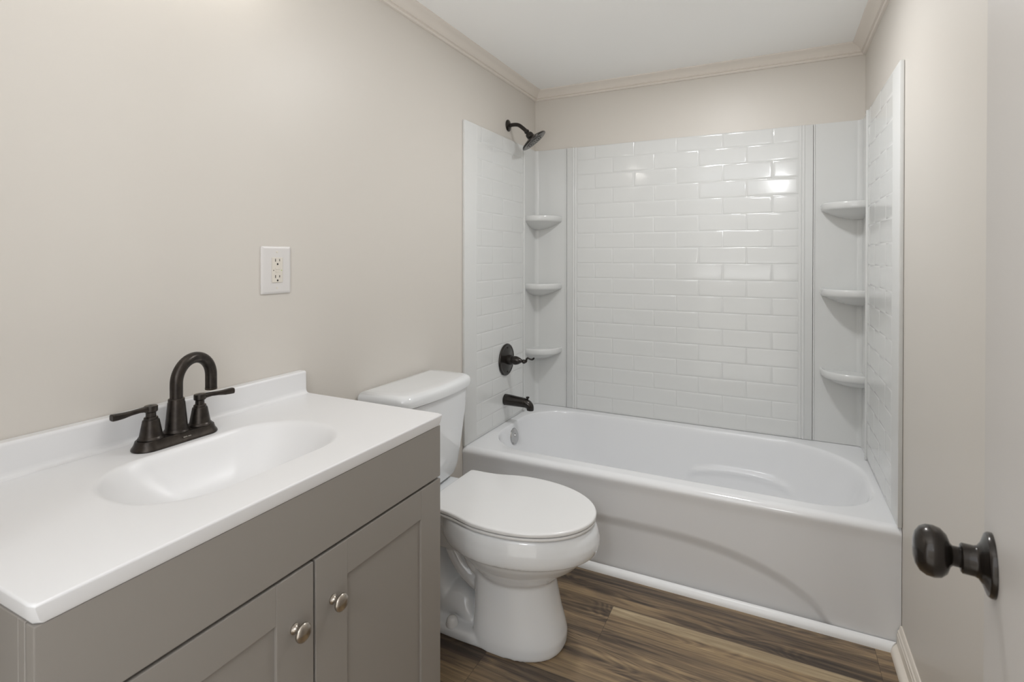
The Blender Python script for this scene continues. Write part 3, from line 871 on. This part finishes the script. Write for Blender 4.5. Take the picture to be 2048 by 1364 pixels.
    # bolt cap on the near flange
    for s in (-1, 1):
        bm = BM(); lathe(bm, [(0, 0), (0.0200, 0), (0.0195, 0.006), (0.0165, 0.018), (0.0125, 0.0240), (0.006, 0.0268), (0, 0.0272)], (0.292, TY+s*0.098, 0.028), 'z', 28)
        obj('bolt_cap', bm, M['seat'], t, smooth=50)
    # tank: tapered, bowed front
    def tankring(z, hw, xf, bow, xb=0.012, r=0.03, n=14):
        out = [(xb, TY-hw, z)]
        # near side forward, rounded corner, bowed front, rounded corner, far side back
        pts = []
        for k in range(n+1):
            s = -1+2*k/n
            y = s*hw; x = xf + bow*(1-s*s)
            # round the corners
            d = max(0, abs(s)-(1-r/hw))/(r/hw)
            x -= r*(1-math.sqrt(max(0, 1-d*d)))*0.9
            pts.append((x, TY+y, z))
        # denser sampling at corners
        pts = []
        ss = [-1, -0.995, -0.98, -0.96, -0.93, -0.90, -0.86] + [-0.8+1.6*k/16 for k in range(17)] + [0.86, 0.90, 0.93, 0.96, 0.98, 0.995, 1]
        for s in ss:
            d = max(0, abs(s)-(1-r/hw))/(r/hw)
            x = xf + bow*(1-s*s) - r*(1-math.sqrt(max(0, 1-d*d)))
            pts.append((x, TY+s*hw, z))
        return [(xb, TY-hw, z)] + pts + [(xb, TY+hw, z)]
    bm = BM()
    loft(bm, [tankring(0.386, 0.150, 0.135, 0.012), tankring(0.395, 0.158, 0.148, 0.014), tankring(0.43, 0.168, 0.156, 0.016), tankring(0.52, 0.178, 0.166, 0.018), tankring(0.62, 0.187, 0.175, 0.02), tankring(0.70, 0.192, 0.180, 0.02)], True, True, True)
    obj('tank', bm, M['porcelain'], t, smooth=40)
    bm = BM()
    L = lambda z, g: tankring(z, 0.203+g, 0.189+g, 0.022, xb=0.008-g*0.5)
    loft(bm, [L(0.7035, -0.006), L(0.705, -0.001), L(0.710, 0.0), L(0.722, 0.001), L(0.731, -0.001), L(0.737, -0.005), L(0.741, -0.012), L(0.7425, -0.022), L(0.7430, -0.05)], True, True, True)
    obj('tank_lid', bm, M['porcelain'], t, smooth=60)
    # seat ring and lid share an outline with a squared back
    def seatout(z, g):
        out = []
        tab = [(0.0, 0.1, 0.0)]
        n = 60
        xf, xm, hw = 0.7165+g, 0.455, 0.1865+g
        for k in range(n+1):          # near side round the front to the far side
            a = -PI/2 + PI*k/n
            x = xm + (xf-xm)*abs(math.cos(a))**0.93; y = hw*math.sin(a)
            out.append((x, TY+y, z))
        far = [(0.415, 0.1845), (0.38, 0.1765), (0.345, 0.1655), (0.315, 0.1575), (0.285, 0.1535), (0.255, 0.1520), (0.232, 0.1515), (0.222, 0.150), (0.2165, 0.145)]
        for x, y in far: out.append((x - g*0.4, TY+y+g, z))
        out.append((0.2140-g, TY+0.12, z)); out.append((0.2125-g, TY, z)); out.append((0.2140-g, TY-0.12, z))
        for x, y in reversed(far): out.append((x - g*0.4, TY-y-g, z))
        return out
    bm = BM()
    loft(bm, [seatout(0.3865, -0.006), seatout(0.3875, -0.002), seatout(0.391, -0.0005), seatout(0.3945, -0.002), seatout(0.3955, -0.006)], True, True, True)
    obj('seat', bm, M['seat'], t, smooth=50)
    bm = BM()
    loft(bm, [seatout(0.3972, -0.008), seatout(0.3978, -0.003), seatout(0.3995, 0.0), seatout(0.4055, 0.0005), seatout(0.4085, -0.0015), seatout(0.4100, -0.005)] + [[(0.47+(x-0.47)*k, TY+(y-TY)*k, 0.4100+(1-k)*0.0022) for x, y, z in seatout(0, -0.005)] for k in (0.93, 0.8, 0.6, 0.4, 0.2, 0.03)], True, True, True)
    obj('seat_lid', bm, M['seat'], t, smooth=50)
    for s in (-1, 1):
        bm = BM(); box(bm, 0.205, 0.235, TY+s*0.075-0.018, TY+s*0.075+0.018, 0.381, 0.3995, 0.005, 3)
        obj('hinge', bm, M['seat'], t)
build_toilet()

# ------------------------------------------------------------------ wall outlet
def build_outlet():
    y0, y1, z0, z1 = -1.7550, -1.6630, 1.0715, 1.1965
    cy, cz = (y0+y1)/2, (z0+z1)/2
    t = thing('wall_outlet', 'white plate with an ivory GFCI double outlet on the beige wall above the sink', 'outlet', (0, cy, cz))
    bm = BM()
    rr = lambda ins, x: [(x, a, b) for a, b in rrect(y0+ins, y1-ins, z0+ins, z1-ins, (0.003,)*4)]
    loft(bm, [rr(0, 0.0003), rr(0, 0.0035), rr(0.0015, 0.005), rr(0.005, 0.0062), rr(0.008, 0.0066)], True, True, True)
    obj('cover_plate', bm, M['plate'], t, smooth=40)
    hw, hh = 0.0165, 0.033
    bm = BM(); box(bm, 0.0062, 0.0088, cy-hw, cy+hw, cz-hh, cz+hh, 0.0008, 2)
    rc = obj('receptacle', bm, M['ivory'], t, label='ivory receptacle with two sockets', smooth=40)
    for s in (1, -1):
        c = cz + s*0.0215 + 0.0015
        for ya, yb, za, zb in ((cy-0.0078, cy-0.0056, c-0.001, c+0.0065), (cy+0.0052, cy+0.0072, c, c+0.0060)):
            bm = BM(); box(bm, 0.0080, 0.0090, ya, yb, za, zb)
            obj('blade_slot', bm, M['slot'], rc, label='dark blade slot')
        bm = BM(); lathe(bm, [(0, 0), (0.0026, 0), (0.0026, 0.001), (0, 0.001)], (0.0080, cy, c-0.0075), 'x', 16)
        obj('ground_hole', bm, M['slot'], rc, label='dark ground hole', smooth=40)
    for dz in (0.0033, -0.0035):
        bm = BM(); box(bm, 0.0085, 0.0098, cy-0.0065, cy+0.0065, cz+dz-0.0028, cz+dz+0.0028, 0.0006, 1)
        obj('test_button', bm, M['ivory'], rc)
    bm = BM(); lathe(bm, [(0, 0), (0.0013, 0), (0.0013, 0.0008), (0, 0.0008)], (0.0084, cy-0.0125, cz-0.001), 'x', 12)
    obj('pinhole', bm, M['slot'], rc)
    bm = BM(); lathe(bm, [(0, 0), (0.0012, 0), (0.0012, 0.0008), (0, 0.0008)], (0.0084, cy+0.0125, cz-0.001), 'x', 12)
    obj('indicator_light', bm, M['led'], rc, label='tiny green indicator light')
    for s in (-1, 1):
        bm = BM(); lathe(bm, [(0, 0), (0.0032, 0), (0.003, 0.0008), (0, 0.0012)], (0.0064, cy, cz+s*0.0475), 'x', 18)
        box(bm, 0.0070, 0.00785, cy-0.0022, cy+0.0022, cz+s*0.0475-0.0004, cz+s*0.0475+0.0004)
        obj('screw', bm, M['ivory'], t)
build_outlet()

# ------------------------------------------------------------------ lamps (above the frame), added fill light
def build_vanity_light():
    z = 1.945
    t = thing('vanity_light', 'three-bulb wall light above the sink', 'lamp', (0, VC, z))
    bm = BM(); box(bm, 0.0005, 0.022, VC-0.25, VC+0.25, z-0.03, z+0.05, 0.006, 3)
    obj('backplate', bm, M['bronze'], t)
    for k in (-1, 0, 1):
        y = VC + k*0.17
        bm = BM()
        tube(bm, smooth_path([(0.02, y, z+0.02), (0.07, y, z+0.035), (0.10, y, z+0.01)], 5), 0.007, 12)
        lathe(bm, [(0, 0), (0.018, 0), (0.022, -0.02), (0.018, -0.03), (0, -0.03)], (0.10, y, z+0.015), 'z', 20)
        a = obj('lamp_arm', bm, M['bronze'], t)
        bm = BM(); b2 = BM(); bmesh.ops.create_uvsphere(b2, u_segments=20, v_segments=14, radius=0.018); b2.transform(Matrix.Translation((0.10, y, z-0.035))); merge(bm, b2)
        obj('bulb', bm, M['bulb'], a)
build_vanity_light()
def build_ceiling_light():
    c = (0.95, -0.87)
    t = thing('ceiling_light', 'flat round ceiling lamp in the middle of the bathroom ceiling', 'lamp', (c[0], c[1], CEIL))
    bm = BM(); lathe(bm, [(0, 0), (0.10, 0), (0.10, -0.010), (0.093, -0.016), (0.091, -0.010), (0, -0.010)], (c[0], c[1], CEIL-0.0005), 'z', 48)
    obj('lamp_ring', bm, M['white_trim'], t)
    bm = BM(); lathe(bm, [(0, -0.0105), (0.090, -0.0105), (0.090, -0.014), (0, -0.015)], (c[0], c[1], CEIL), 'z', 48)
    obj('diffuser', bm, M['dome'], t)
    light('ceiling_lamp_light', 'AREA', (c[0], c[1], CEIL-0.018), P_CEIL, (0.98, 0.99, 1.0), shape="DISK", size=0.175)
build_ceiling_light()
# hall ceiling lamp behind the camera
light('hall_lamp_light', 'AREA', (1.27, -4.1, 2.03), P_HALL, (0.98, 0.99, 1.0), rot=(math.radians(35), 0, 0), shape='DISK', size=0.22)
# added fill beyond the doorway, facing straight up to brighten the ceiling
light('unseen_fill_uplight', 'AREA', (0.92, -3.15, 1.0), P_UP, (0.98, 0.99, 1.0), rot=(PI, 0, 0), shape='RECTANGLE', size=0.9, size_y=0.5)
